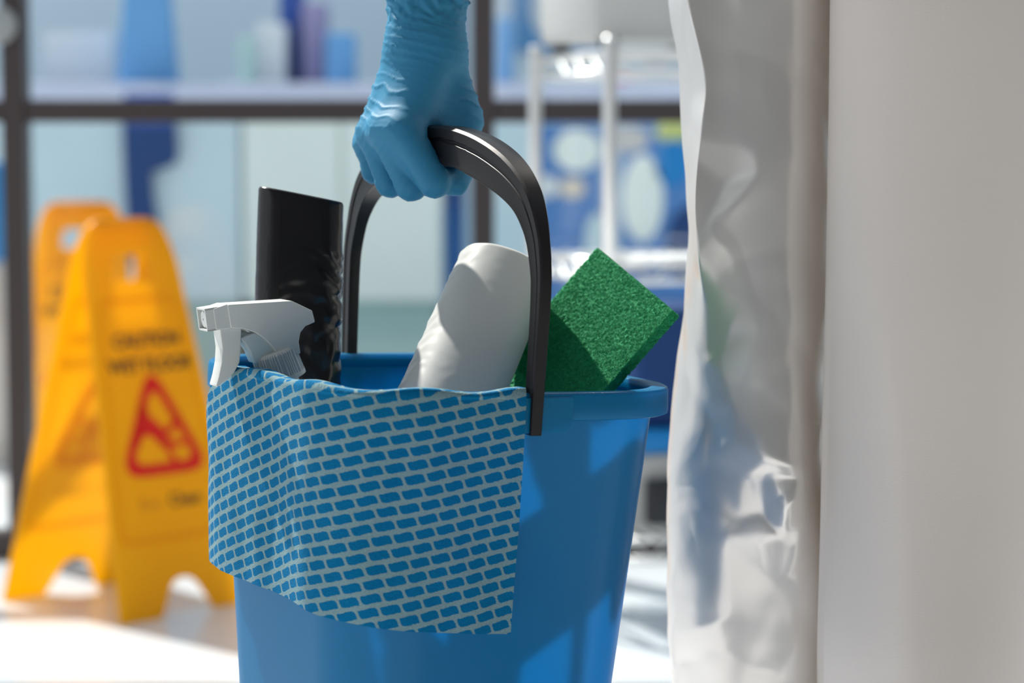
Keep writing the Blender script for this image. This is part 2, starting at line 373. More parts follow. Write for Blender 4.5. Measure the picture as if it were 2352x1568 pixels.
# navy apron hanging on the counter front
ap = [(285, 285), (400, 285), (404, 345), (400, 372), (372, 384), (345, 392), (346, 440), (356, 520), (362, 600), (296, 600), (292, 500), (288, 400)]
s = (YC-.03)/F; c0 = P(340, 285, YC-.03)
vf = curve_mesh([[((x-340)*s, -(y-285)*s) for x, y in ap]], .006, .004)
V, Fc = xf(vf, Matrix.Translation(c0) @ Matrix.Rotation(math.pi/2, 4, 'X'))
apn = thing('apron', 'navy apron hanging from the pale counter front', 'apron', c0)
mk('bib', V, Fc, M_navy, apn, world=True)
lo, hi = bpx(283, 214, 402, 287, YC-.042, .018); mk('waist_band', *bbox(lo, hi, .004), M_dblue, apn, world=True)
lo, hi = bpx(-120, 372, 12, 905, 5.6, .3, 0); lo = (lo[0], lo[1], 0)
tb = thing('recycling_bin', 'bright blue bin standing behind the glass beside the yellow sign', 'bin', (lo[0], 5.6, 0))
zb = P(0, 600, 5.6).z
mk('lid', *bbox((lo[0], 5.6, zb), hi, .01), M_bblue, tb, world=True); mk('bin_body', *bbox((lo[0]+.01, 5.61, 0), (hi[0]-.01, 5.89, zb), .01), M_lgrey, tb, world=True)

# ================================================================ WIRE RACK
near = P(1400, 300, 3.62); far = P(1229, 300, 3.93)
ea = Vector((far.x-near.x, far.y-near.y, 0)); eb = Vector((-ea.y, ea.x, 0)); eb = (-eb if eb.x < 0 else eb).normalized()*.62
rk = thing('wire_rack', 'chrome wire shelving rack standing before the glass partition', 'rack', (near.x, near.y, 0))
n0 = Vector((near.x, near.y, 0))
ztop = P(1400, 84, 3.62).z
for q in (Vector(), ea, eb, ea+eb):
    p = n0+q
    mk('post', *lathe([(.011, 0), (.011, ztop-.01), (.009, ztop), (.001, ztop+.001)], 16, Matrix.Translation(p)), M_chrome, rk, world=True)
def shelf(z):
    parts = []
    cs = [n0, n0+ea, n0+ea+eb, n0+eb]
    for i in range(4):
        for dz in (0, -.03):
            a, b = cs[i]+Vector((0, 0, z+dz)), cs[(i+1) % 4]+Vector((0, 0, z+dz)); parts.append(tube([a, b], .0045, 6))
        a, b = cs[i], cs[(i+1) % 4]; k = max(4, int((b-a).length/.035))
        zz = [a.lerp(b, t/k)+Vector((0, 0, z-(.03 if t % 2 else 0))) for t in range(k+1)]; parts.append(tube(zz, .003, 5))
    for t in range(1, 24):
        a = n0+eb*(t/24)+Vector((0, 0, z+.004)); parts.append(tube([a, a+ea], .0022, 5))
    o = mk('wire_shelf', *join(*parts), M_chrome, rk, world=True); return o
zs = [P(1400, 118, 3.62).z, P(1400, 606, 3.62).z, P(1400, 1245, 3.62).z]
for z in zs: shelf(z)
# things on the rack
def rack_pt(t, s_): return n0+ea*t+eb*s_
def rbox(lo, hi, z0, h, bev=.006):
    """box in rack frame fractions"""
    M = frame_matrix(n0, ea.normalized(), eb.normalized(), Vector((0, 0, 1))); la, lb = ea.length, eb.length
    return bbox((lo[0]*la, lo[1]*lb, z0), (hi[0]*la, hi[1]*lb, z0+h), bev, 2, M)
zt0 = zs[0]+.0065
ap_ = thing('appliance', 'light grey box appliance with black feet on top of the wire rack', 'appliance', rack_pt(.3, .3)+Vector((0, 0, zt0)))
mk('housing', *rbox((.12, -.02), (.85, .42), zt0+.014, .26, .012), M_lgrey, ap_, world=True)
for q in ((.16, .03), (.78, .03), (.16, .36), (.78, .36)):
    p = rack_pt(*q); mk('foot', *lathe([(.014, zt0), (.016, zt0+.015), (.001, zt0+.0155)], 14, Matrix.Translation(Vector((p.x, p.y, 0)))), M_dark, ap_, world=True)
z1 = zs[1]-.07
tag(mk('crate', *rbox((.2, .12), (.9, .75), zs[2]+.0065+.1605, .19, .008), M_navy), 'dark blue crate stacked on the grey appliance in the wire rack', 'crate')
zb0 = zs[2]+.0065
mb = thing('floor_machine', 'grey appliance with a dark panel on the lowest rack shelf', 'appliance', rack_pt(.3, .4)+Vector((0, 0, zb0)))
mk('housing', *rbox((.1, .05), (.9, .8), zb0, .125, .01), M_lgrey, mb, world=True)
mk('dark_panel', *rbox((-.0, .12), (.1, .34), zb0+.015, .07, .003), M_dark, mb, world=True)
mk('blue_lid', *rbox((.08, .04), (.92, .82), zb0+.125, .035, .006), M_bblue, mb, world=True)
for s_ in (.22, .5, .8): pass

# ================================================================ FLOOR SIGNS
def slot_poly(w_, h, cy): return rounded([(-w_*.5, cy-h*.5), (w_*.5, cy-h*.5), (w_*.42, cy+h*.5), (-w_*.42, cy+h*.5)], .012)[::-1]
def make_sign(M, label, group, arch=True):
    t = thing('wet_floor_sign', label, 'sign', mat=M, group=group)
    Wb, Wt, Hh, sprd = .285, .185, .645, .155
    L = math.hypot(Hh, sprd); ang = math.atan2(sprd, Hh)
    ft = .085
    outer = rounded([(-Wb/2, 0), (-Wb/2+ft, 0), (-Wb/2+ft+.035, .062), (Wb/2-ft-.035, .062), (Wb/2-ft, 0), (Wb/2, 0), (Wt/2+.004, L-.06), (Wt/2-.02, L), (-Wt/2+.02, L), (-Wt/2-.004, L-.06)],
                    [.006, .006, .03, .03, .006, .006, .06, .03, .03, .06])
    sl = slot_poly(.095, .05, L-.085)
    ring_o = rounded([(-.118, .125), (.118, .125), (.084, L-.135), (-.084, L-.135)], .02)
    ring_i = rounded([(-.112, .131), (.112, .131), (.079, L-.141), (-.079, L-.141)], .016)[::-1]
    tri_o = rounded([(-.098, .231), (.098, .231), (0, .421)], .05)
    tri_i = rounded([(-.068, .251), (.068, .251), (0, .383)], .03)[::-1]
    hole = rounded([(-Wb/2+.1, .3), (-Wb/2+.12, .3), (-Wb/2+.12, .32)], .005)
    for sgn in (-1, 1):
        # panel local: x right (seen from outside), y up along the panel, z outward
        ex = Vector((1, 0, 0))*(-sgn); up = Vector((0, -sgn*math.sin(ang), math.cos(ang))); nz = ex.cross(up)
        Mp = frame_matrix(Vector((0, sgn*sprd, 0)), ex, up, nz)
        p = mk('panel', *xf(curve_mesh([outer, sl], .0015, .0015), Mp), M_sign, t, smooth=False)
        def art(name, vf, m, lift=.0036):
            q = mk(name, *xf(vf, Mp @ Matrix.Translation((0, 0, lift))), m, p, smooth=False); return q
        art('raised_border', curve_mesh([ring_o, ring_i], .0012), M_sign)
        art('lettering', xf(text_mesh('CAUTION', .0315, .0004, .0008), Matrix.Translation((.004, .447, 0))), M_ink)
        art('lettering', xf(text_mesh('WET FLOOR', .0315, .0004, .0008), Matrix.Translation((.004, .405, 0))), M_ink)
        art('warning_triangle', curve_mesh([tri_o, tri_i], .0004), M_red)
        # slipping figure: one printed pictogram
        fig = [join(curve_mesh([[(-.028+.011*math.cos(a_*math.pi/8), .291+.011*math.sin(a_*math.pi/8)) for a_ in range(16)]], .0004),
                    curve_mesh([rounded([(-.046, .268), (-.016, .286), (.012, .258), (.006, .236), (-.006, .232), (-.014, .248), (-.034, .254), (-.054, .228), (-.058, .232)], .006)], .0004),
                    curve_mesh([rounded([(.012, .246), (.034, .26), (.044, .285), (.036, .288), (.026, .268), (.002, .256)], .005)], .0004),
                    curve_mesh([rounded([(-.004, .24), (.012, .236), (.03, .205), (.018, .203)], .003)], .0004),
                    curve_mesh([rounded([(.006, .246), (.05, .236), (.05, .228), (.006, .232)], .004)], .0004))]
        art('slipping_figure', xf(fig[0], Matrix.Translation((0, .046, 0))), M_red)
        art('maker_mark', xf(text_mesh('Clean', .030, .0003, .0004), Matrix.Translation((.03, .178, 0))), M_ink)
        art('maker_mark', xf(text_mesh('Eco', .028, .0003), Matrix.Translation((-.045, .178, 0))), M_faint)
    mk('hinge', *tube([(-.06, 0, Hh-.006), (.06, 0, Hh-.006)], .007, 12), M_sign, t)
    return t
e = Vector((.66, .75, 0)).normalized()
nrm = Vector((e.y, -e.x, 0))
fl_ = G(325, 1428); base = fl_ + e*(.1425-.0425) - nrm*.155
make_sign(Matrix.Translation(base) @ Matrix.Rotation(math.atan2(e.y, e.x), 4, 'Z'), 'yellow wet floor sign standing in the sun before the glass', None)
make_sign(Matrix.Translation((P(176, 900, 5.2).x, 5.28, 0)) @ Matrix.Rotation(math.radians(8), 4, 'Z'), 'yellow wet floor sign added behind the glass for the reflected sign', None)  # second sign set behind the pane in place of a reflection in it
# ================================================================ PERSON
person = thing('person', 'person in white coverall and blue glove carrying the bucket', 'person', (.265, 1.9, 0))
def loft(rows):
    n = len(rows[0][1]); V = []; Fc = []
    for y, cols in rows:
        for (px, Y) in cols: V.append(P(px, y, Y))
    for i in range(len(rows)-1):
        for k in range(n):
            k2 = (k+1) % n; Fc.append([i*n+k, i*n+k2, (i+1)*n+k2, (i+1)*n+k])
    Fc.append(list(range(n))[::-1]); Fc.append([(len(rows)-1)*n+k for k in range(n)])
    return V, Fc
def subdiv(V, Fc, lev, crease=()):
    me = bpy.data.meshes.new('tmp'); me.from_pydata([tuple(v) for v in V], [], Fc); o = bpy.data.objects.new('tmp', me); C.objects.link(o)
    if crease:
        at = me.attributes.new('crease_edge', 'FLOAT', 'EDGE'); cs = {tuple(sorted(c[:2])): c[2] for c in crease}
        for e_ in me.edges:
            k = tuple(sorted(e_.vertices))
            if k in cs: at.data[e_.index].value = cs[k]
    m = o.modifiers.new('s', 'SUBSURF'); m.levels = lev; m.render_levels = lev
    dg = bpy.context.evaluated_depsgraph_get(); ev = bpy.data.meshes.new_from_object(o.evaluated_get(dg))
    co = np.empty(len(ev.vertices)*3); ev.vertices.foreach_get('co', co); no = np.empty(len(ev.vertices)*3); ev.vertices.foreach_get('normal', no)
    f = [list(p.vertices) for p in ev.polygons]; bpy.data.objects.remove(o); bpy.data.meshes.remove(ev)
    co = co.reshape(-1, 3); no = no.reshape(-1, 3)
    if (no*(co-co.mean(0))*np.array((1, 1, 0))).sum() < 0: no = -no
    return co, no, f
def interp(tab, y): return float(np.interp(y, [t[0] for t in tab], [t[1] for t in tab]))
ys = [-1000, -700, -520, -300, -120, 0, 95, 185, 260, 340, 450, 560, 690, 800, 900, 980, 1060, 1130, 1200, 1290, 1400, 1520, 1660, 1850, 2100, 2330, 2440]
sil = [(-760, 1490), (-300, 1512), (0, 1528), (100, 1543), (185, 1551), (330, 1560), (450, 1571), (560, 1577), (640, 1568), (740, 1556), (820, 1545), (930, 1530), (1010, 1526), (1080, 1519), (1150, 1516), (1250, 1515), (1400, 1518), (1568, 1524), (1850, 1545), (2440, 1590)]
rid = [(-760, 1530), (-300, 1548), (0, 1576), (95, 1600), (185, 1624), (260, 1614), (340, 1604), (450, 1592), (560, 1598), (700, 1612), (1000, 1622), (1400, 1622), (2440, 1660)]
rgt = [(-760, 1960), (0, 1935), (400, 1925), (700, 1912), (900, 1906), (1010, 1902), (1110, 1906), (1200, 1925), (1400, 1950), (2440, 1900)]
dep = [(-760, .03), (0, .015), (500, .0), (900, -.004), (1060, -.016), (1180, -.016), (1350, -.004), (1568, .022), (2000, .05), (2440, .06)]
rows = []; cr = []
for i, y in enumerate(ys):
    s_, r_, g_, d_ = interp(sil, y), interp(rid, y), interp(rgt, y), interp(dep, y); Yb = 1.852+d_
    sm = min(1, max(0, (y-450)/300)); fr = [r_+(g_-r_)*t for t in (.12+.14*sm, .36+.08*sm, .60+.03*sm, .80)]
    rows.append((y, [(s_-6, Yb+.075), (s_+(r_-s_)*.5, Yb+.032+.006*sm), (r_, Yb-.004+.014*sm), (fr[0], Yb-.002+.003*sm), (fr[1], Yb-.008), (fr[2], Yb-.012), (fr[3], Yb-.004), (g_-10, Yb+.035), (g_+4, Yb+.085), (g_-60, Yb+.15), ((s_+g_)/2, Yb+.175), (s_+60, Yb+.15)]))
    if i and y < 700: cr.append(((i-1)*12+2, i*12+2, .85))
V, Nn, Fl = subdiv(*loft(rows), 4, cr)
def crumple(V, Nn, amp, zc, zw, seed, fine=.0008):
    rng = np.random.RandomState(seed); out = V.copy()
    d = np.zeros(len(V)); X = V[:, 0]+.6*V[:, 1]; Z = V[:, 2]
    wn = np.array([fbm(v[0]*9, v[1]*9, v[2]*9) for v in V]); wm = np.array([fbm(v[0]*5+7, v[1]*5, v[2]*3+3) for v in V])
    for k in range(4):
        a = [.9, 2.3, .55, 2.75][k]+rng.uniform(-.15, .15); fq = [12, 13, 21, 19][k]
        d += tri((X*math.cos(a)+Z*math.sin(a))*fq+rng.uniform()+.45*wn)*[1, 1, .45, .45][k]
    mask = np.exp(-((Z-zc)/zw)**2)
    # long soft tension folds everywhere
    e = tri(X*7+Z*2.2+.9*wm)*.6+tri(X*4.2-Z*3.1+.8*wn)*.6
    h = amp*mask*d+.0016*e*(1-mask)+fine*wn
    return out+Nn*h[:, None]
V = crumple(V, Nn, .0007, P(0, 1085, 1.85).z, .06, 3, .0006)
def px_of(V):
    d = V-np.array((0, 0, CAMH)); k = d[:, 1]*cp-d[:, 2]*sp; u = d[:, 1]*sp+d[:, 2]*cp
    return 1176+F*d[:, 0]/k, 784-F*u/k
# folded creases around the knee: heights (mm) at crease points, straight facets between them
CP = [(1560, 850, 0), (1640, 830, 5), (1600, 910, 0), (1680, 930, 9), (1560, 960, -2), (1590, 985, 6), (1556, 1028, 6), (1523, 1100, 1), (1553, 1125, -4), (1632, 1066, -6), (1640, 990, -3), (1681, 1010, 7), (1704, 1100, -3), (1700, 1191, -5),
      (1765, 1051, 9), (1755, 1094, -3), (1760, 1180, -7), (1796, 1145, 3), (1806, 1150, 7), (1800, 1230, 1), (1828, 1258, 3), (1796, 1352, -6), (1860, 1090, 8), (1885, 1165, 2), (1870, 1300, -2), (1880, 1470, -5), (1650, 1240, -1), (1560, 1250, 1), (1640, 1400, 1), (1540, 1568, 0), (1700, 1568, 0), (1860, 1568, -1),
      (1500, 700, 0), (1500, 1700, 0), (1960, 700, 2), (1960, 1700, 0), (1500, 1200, 0), (1960, 1200, 0), (1740, 760, 6), (1840, 860, 6), (1700, 600, 1), (1600, 700, 2), (1660, 790, 4), (1840, 560, 0), (1820, 160, -4), (1790, -40, 3), (1880, 0, 4), (1700, 330, 2), (1660, 420, -2), (1680, 470, 3), (1760, 380, 3), (1690, 100, 0),
      (1500, -1000, 0), (1960, -1000, 0), (1500, 300, 0), (1960, 300, 0), (1500, 2500, 0), (1960, 2500, 0)]
from mathutils.geometry import delaunay_2d_cdt
dv, _, df = delaunay_2d_cdt([Vector(p[:2]) for p in CP], [], [], 0, 1e-4)[:3]
hts = [min(CP, key=lambda p: (p[0]-v.x)**2+(p[1]-v.y)**2)[2] for v in dv]
def facets(x, y):
    h = np.zeros(len(x)); 
    for f in df:
        a_, b_, c_ = [dv[i] for i in f]; D = (b_.y-c_.y)*(a_.x-c_.x)+(c_.x-b_.x)*(a_.y-c_.y)
        if abs(D) < 1e-6: continue
        w0 = ((b_.y-c_.y)*(x-c_.x)+(c_.x-b_.x)*(y-c_.y))/D; w1 = ((c_.y-a_.y)*(x-c_.x)+(a_.x-c_.x)*(y-c_.y))/D; w2 = 1-w0-w1
        m = (w0 >= 0) & (w1 >= 0) & (w2 >= 0); h[m] = (w0*hts[f[0]]+w1*hts[f[1]]+w2*hts[f[2]])[m]
    return h
jx, jy = px_of(V); hh_ = sum(facets(jx+ox, jy+oy) for ox, oy in ((0, 0), (8, 4), (-8, -4), (4, -8), (-4, 8), (13, -2), (-13, 2), (2, 13), (-2, -13)))/9
V = V+np.array((0, -1, 0))*(hh_*.00105*np.clip(-Nn[:, 1]*1.4, 0, 1))[:, None]
legR = (V.tolist(), Fl)
ed = [(-760, 1935), (0, 1911), (500, 1906), (1000, 1892), (1568, 1884), (2440, 1930)]
rows = []
for y in ys:
    l_ = interp(ed, y); rr = interp([(-760, 2560), (0, 2530), (1000, 2440), (2440, 2360)], y)
    d_ = interp([(-760, .05), (0, .02), (700, .005), (1100, 0), (1568, -.012), (2440, .02)], y)
    q = lambda t: l_+(rr-l_)*t
    rows.append((y, [(l_-16, 1.835+d_), (l_+4, 1.792+d_), (q(.17), 1.762+d_), (q(.40), 1.748+d_), (q(.65), 1.752+d_), (q(.88), 1.785+d_), (rr, 1.85+d_), (q(.8), 1.94+d_), (q(.4), 1.965+d_), (q(.1), 1.93+d_)]))
V2, Nn2, Fl2 = subdiv(*loft(rows), 4)
wn = np.array([fbm(v[0]*6+2, v[1]*6, v[2]*2.2) for v in V2]); V2 = V2+Nn2*(wn*.0022)[:, None]
qx, qy = px_of(V2); wedge_edge = np.interp(qy, [300, 420, 780, 1000, 1300, 1568, 2400], [1900, 1912, 2005, 2040, 2062, 2078, 2080])
dd = wedge_edge-qx; dd = np.where(dd > -40, (dd+40)**2/160*(dd < 40)+dd*(dd >= 40), 0)      # soft crease added along the sunlit wedge, turned so that side looks brighter
V2[:, 1] += np.clip(dd, 0, 190)*.00033*.65*np.clip(-Nn2[:, 1]*1.6+.4, 0, 1)
legL = (V2.tolist(), Fl2)
def torso(X):
    X = X-np.array((0, 0, .105)); 
    d = ell(X, (.275, 1.88, 1.0), (.185, .125, .16)); d = smin(d, ell(X, (.265, 1.91, 1.24), (.18, .125, .25)), .08)
    d = smin(d, cone(X, (.12, 1.91, 1.40), (.41, 1.91, 1.40), .075, .075), .05)
    eb_ = P(1052, -700, 1.90)-Vector((0, 0, .105+.0)); wr = P(1003, -175, 1.860)-Vector((0, 0, .105))
    d = smin(d, cone(X, (.10, 1.92, 1.39), tuple(eb_), .072, .056), .04); d = smin(d, cone(X, tuple(eb_), tuple(wr), .056, .050), .02)
    d = smin(d, cone(X, (.43, 1.92, 1.39), (.545, 1.94, 1.12), .072, .056), .04); d = smin(d, cone(X, (.545, 1.94, 1.12), (.583, 1.852, .815), .056, .040), .02)
    hd = ell(X, (.265, 1.895, 1.60), (.10, .118, .135)); d = smin(d, smin(hd, cone(X, (.265, 1.92, 1.42), (.265, 1.91, 1.52), .075, .08), .04), .03)
    face = ell(X, (.265, 1.79, 1.595), (.072, .085, .09)); return np.maximum(d, -face)
tv, tf = nets(torso, (-.16, 1.68, .86), (.70, 2.1, 1.89), .011)
cov = mk('coverall', *join((tv.tolist(), tf.tolist()), legR, legL), M_cover2, person, world=True)
cov.data.materials.append(M_cover)
mi = np.zeros(len(cov.data.polygons), int); mi[len(tf):len(tf)+len(Fl)] = 1; cov.data.polygons.foreach_set('material_index', mi)
cov['label'] = 'white crinkled protective coverall'
def bodyskin(X):
    X = X-np.array((0, 0, .105)); UPV = Vector((0, 0, .105))
    d = ell(X, (.265, 1.885, 1.60), (.078, .095, .115)); d = smin(d, cone(X, (.265, 1.92, 1.40), (.265, 1.90, 1.55), .055, .055), .03)
    d = smin(d, cone(X, (.265, 1.80, 1.605), (.265, 1.778, 1.585), .012, .015), .02)
    d = smin(d, cone(X, (.245, 1.80, 1.553), (.285, 1.80, 1.553), .009, .009), .008)
    for s_ in (-1, 1):
        d = np.maximum(d, -ball(X, (.265+s_*.031, 1.785, 1.618), .013)); d = np.minimum(d, ball(X, (.265+s_*.031, 1.805, 1.617), .0125))
        d = smin(d, ell(X, (.265+s_*.078, 1.89, 1.60), (.012, .022, .032)), .006)
    d = np.minimum(d, cone(X, (.265, 1.92, 1.42), (.265, 1.91, 1.30), .055, .08))
    for sx_, sh in ((-1, (.12, 1.92, 1.37)), (1, (.41, 1.92, 1.37))):
        d = smin(d, cone(X, (.265, 1.91, 1.33), sh, .07, .05), .03)
    eb_ = tuple(P(1052, -700, 1.90)-UPV); d = smin(d, cone(X, (.12, 1.92, 1.37), eb_, .05, .04), .02)
    w0 = P(983, 40, 1.845)-UPV; w1 = P(1008, -260, 1.865)-UPV
    a = smin(cone(X, tuple(w0+Vector((-.009, 0, 0))), tuple(w1+Vector((-.012, 0, 0))), .0195, .026), cone(X, tuple(w0+Vector((.009, 0, 0))), tuple(w1+Vector((.012, 0, 0))), .0195, .026), .02)
    d = smin(d, smin(a, cone(X, tuple(w1), eb_, .034, .042), .02), .01)
    return d
bv, bf = nets(bodyskin, (-.14, 1.72, .80), (.50, 2.02, 1.85), .0075)
mk('body', bv.tolist(), bf.tolist(), M_skin, person, world=True)
for (cx_, cy_) in ((.197, 1.93), (.325, 1.86)):
    fn = lambda X: smin(smin(cone(X, (cx_, cy_+.02, .05), (cx_-.01, cy_-.13, .036), .046, .036), cone(X, (cx_, cy_+.02, .05), (cx_, cy_+.01, .17), .046, .05), .03), cone(X, (cx_, cy_-.13, .03), (cx_, cy_, .03), .03, .03), .02)
    v_, f_ = nets(lambda X: np.maximum(fn(X), .001-X[:, 2]), (cx_-.09, cy_-.2, -.01), (cx_+.09, cy_+.1, .25), .009)
    mk('boot', v_.tolist(), f_.tolist(), M_rubber, person, world=True)
# ---------------------------------------------------------------- gloved hand
MM = .001
def hp(px, py, Y): return np.array(P(px, py, Y))
Fg = {'index': [(928, 306, 1.798, 14.0), (998, 417, 1.787, 12.0), (1004, 412, 1.814, 10.2), (985, 372, 1.838, 8.6)],
      'middle': [(890, 304, 1.812, 13.6), (944, 425, 1.804, 11.8), (952, 416, 1.832, 10.0), (940, 375, 1.858, 8.6)],
      'ring': [(861, 312, 1.836, 12.6), (897, 419, 1.830, 11.2), (910, 412, 1.856, 9.6), (903, 378, 1.878, 8.2)],
      'pinky': [(849, 334, 1.864, 11.2), (860, 392, 1.860, 9.8), (874, 396, 1.880, 8.6), (868, 372, 1.898, 7.6)]}
Th = [(1030, 160, 1.848, 15.0), (1069, 280, 1.846, 12.0), (1066, 372, 1.822, 10.4), (1049, 424, 1.806, 8.8)]
wr0 = hp(976, 108, 1.838); wr1 = hp(983, -20, 1.846); wr2 = hp(992, -130, 1.854)
def hand(X):
    fing = None; kf = np.clip(.0028+(X[:, 2]-.735)*.45, .0028, .016)
    for k, j in Fg.items():
        d = None
        for a, b in zip(j[:-1], j[1:]):
            q = cone(X, hp(*a[:3]), hp(*b[:3]), a[3]*MM, b[3]*MM); d = q if d is None else smin(d, q, .003)
        fing = d if fing is None else smin(fing, d, kf)
    palm = None
    for k, off, ra, rb in (('index', (.012, -.004, 0), 17, 14), ('middle', (.003, -.006, 0), 17, 14.5), ('ring', (-.006, -.003, 0), 17, 14), ('pinky', (-.011, .005, 0), 16, 12.5)):
        q = cone(X, wr0+np.array(off), hp(*Fg[k][0][:3])+np.array((0, .006, .004)), ra*MM, rb*MM); palm = q if palm is None else smin(palm, q, .012)
    palm = smin(palm, cone(X, hp(962, 200, 1.842), hp(1006, 262, 1.846), .021, .016), .015)
    th = None
    for a, b in zip(Th[:-1], Th[1:]):
        q = cone(X, hp(*a[:3]), hp(*b[:3]), a[3]*MM, b[3]*MM); th = q if th is None else smin(th, q, .004)
    palm = smin(palm, th, .016)
    # web between thumb and index
    palm = smin(palm, cone(X, hp(955, 268, 1.822), hp(1050, 266, 1.842), .013, .012), .018)
    d = smin(palm, fing, .010)
    for sx_ in (-1, 1):
        o_ = np.array((sx_*.0095, 0, 0)); d = smin(d, cone(X, wr0+o_, wr1+o_, .0205, .0212), .012); d = smin(d, cone(X, wr1+o_, wr2+o_*1.25, .0212, .0245), .01)
    return d
cutP = hp(1080, 6, 1.846); cutN = np.array((.33, 0, .944)); 
def glove(X):
    return np.maximum(hand(X), (X-cutP)@cutN)
gv, gf = nets(glove, (-.150, 1.752, .695), (-.008, 1.925, .930), .00165)
def grad(fn, V, e=.0006): 
    g = np.stack([fn(V+np.eye(3)[i]*e)-fn(V-np.eye(3)[i]*e) for i in range(3)], 1); return g/(np.linalg.norm(g, axis=1, keepdims=True)+1e-9)
gn = grad(glove, gv)
def px_of(V):
    d = V-np.array((0, 0, CAMH)); k = d[:, 1]*cp-d[:, 2]*sp; u = d[:, 1]*sp+d[:, 2]*cp
    return 1176+F*d[:, 0]/k, 784-F*u/k
zz = gv[:, 2]; xx = gv[:, 0]; yy = gv[:, 1]
n1 = np.array([fbm(v[0]*28, v[1]*28, v[2]*28) for v in gv]); n2 = np.array([fbm(v[0]*70+5, v[1]*70, v[2]*70) for v in gv])
zw0 = wr0[2]
ridge = lambda t, p=3: (np.clip(np.sin(t), 0, 1))**p
# creases running round the wrist, crumple at the cuff, fine creases over the back of the hand
along = zz*1.0+.22*(xx-wr0[0])
m_wrist = np.exp(-((zz-zw0-.004)/.020)**2); m_cuff = np.clip((zz-zw0-.012)/.02, 0, 1); m_back = np.exp(-((zz-zw0+.038)/.030)**2)
disp = .0007*m_wrist*ridge(along*900+3.5*n1, 2)+.0005*m_wrist*ridge(along*1700+5*n2+1, 3)
disp += m_cuff*(.0012*n1+.0010*tri(along*85+xx*50+1.3*n1)+.0008*tri(along*60-xx*90+1.2*n2))
side = np.clip((np.abs(xx-wr0[0])-.008)/.03, 0, 1)
disp += .0010*m_back*(.25+side)*ridge((zz+.35*(xx-wr0[0]))*620+4*n1, 4)
m_low = np.clip((zw0-.055-zz)/.01, 0, 1)
disp += .0004*m_low*ridge((xx*.8-zz*.6)*900+4*n1, 3)
# rolled cuff bead
cz_ = (gv-cutP)@cutN; disp += .0012*np.exp(-((cz_+.0015)/.0014)**2)
gv = gv+gn*disp[:, None]
gl = mk('glove', gv.tolist(), gf.tolist(), M_glove, person, world=True); gl['label'] = 'blue nitrile glove gripping the bucket handle'
# other hand, hanging outside the picture
mg = gv.copy(); mg[:, 0] = .585-(mg[:, 0]-wr0[0]); mg[:, 2] += .0; mk('glove', mg.tolist(), gf[:, ::-1].tolist(), M_glove, person, world=True)

# ================================================================ BUCKET
BM = Matrix.Translation(P(1000, 853, 1.80)) @ Matrix.Rotation(math.radians(2.6), 4, 'Y') @ Matrix.Rotation(math.radians(-60), 4, 'Z')
BMi = BM.inverted()
BH = .285
bk = thing('bucket', 'blue plastic bucket with a black carrying handle', 'bucket', mat=BM @ Matrix.Translation((0, 0, -BH)))
BMb = XF[bk.name]
ZO = Vector((0, 0, BH))   # rim plane is z = 0 in the bucket frame below
def rsq(a, r=None, nc=14, ns=10):
    """rounded square outline, slightly bowed sides"""
    r = a*.5 if r is None else r; out = []; h = a-r
    for q in range(4):
        th = q*math.pi/2; c_, s_ = math.cos(th), math.sin(th)
        loc = [(a+.0018*(1-(t/h)**2) if h > 0 else a, t) for t in [h*(-1+2*i/ns) for i in range(ns)]]
        loc += [(h+r*math.cos(k/nc*math.pi/2), h+r*math.sin(k/nc*math.pi/2)) for k in range(nc)]
        out += [(x*c_-y*s_, x*s_+y*c_) for x, y in loc]
    return out
def rings(prof, cap=True):
    V, Fc = [], []; n = None
    for a, z in prof:
        R = rsq(a); n = len(R); V += [Vector((x, y, z))+ZO for x, y in R]
    for i in range(len(prof)-1):
        for k in range(n):
            k2 = (k+1) % n; Fc.append([i*n+k, i*n+k2, (i+1)*n+k2, (i+1)*n+k])
    if cap: Fc.append(list(range(n))[::-1]); Fc.append([(len(prof)-1)*n+k for k in range(n)])
    return V, Fc
wallo = [(.1175, -.285), (.1190, -.2835), (.1192, -.282)]+[(.1192+(.1405-.1192)*t/8, -.282+(.282-.012)*t/8) for t in range(1, 9)]
walli = [(.1382, -.012), (.1380, -.016)]+[(.1380-(.1380-.1172)*t/8, -.016-(.282-.019)*t/8) for t in range(1, 9)]
mk('shell', *rings(wallo+[(.1405, -.004), (.1400, -.0030), (.1388, -.0030)]+walli), M_blue, bk)
rim = mk('rim', *rings([(.1412, -.0185), (.1485, -.0205), (.1502, -.0198), (.1505, -.0180), (.1500, -.003), (.1494, -.0009), (.1478, 0), (.1405, 0), (.1388, -.0004), (.1380, -.0018), (.1382, -.011), (.1395, -.0125), (.1400, -.003), (.1470, -.003), (.1475, -.0165), (.1412, -.0172)], False), M_blue, bk)
sharp(rim, 50)
# lugs under the handle pivots
for sgn in (-1, 1):
    lug = rounded([(-.027, -.028), (.027, -.028), (.031, -.022), (.031, -.0035), (-.031, -.0035), (-.031, -.022)], [.006, .006, .002, .002, .002, .002])
    vf = curve_mesh([lug], .0028, .0006)
    Mp = frame_matrix(Vector((sgn*.1495, 0, BH)), Vector((0, sgn, 0)), Vector((0, 0, 1)), Vector((sgn, 0, 0)))
    mk('handle_lug', *xf(vf, Mp), M_blue, bk, smooth=False)
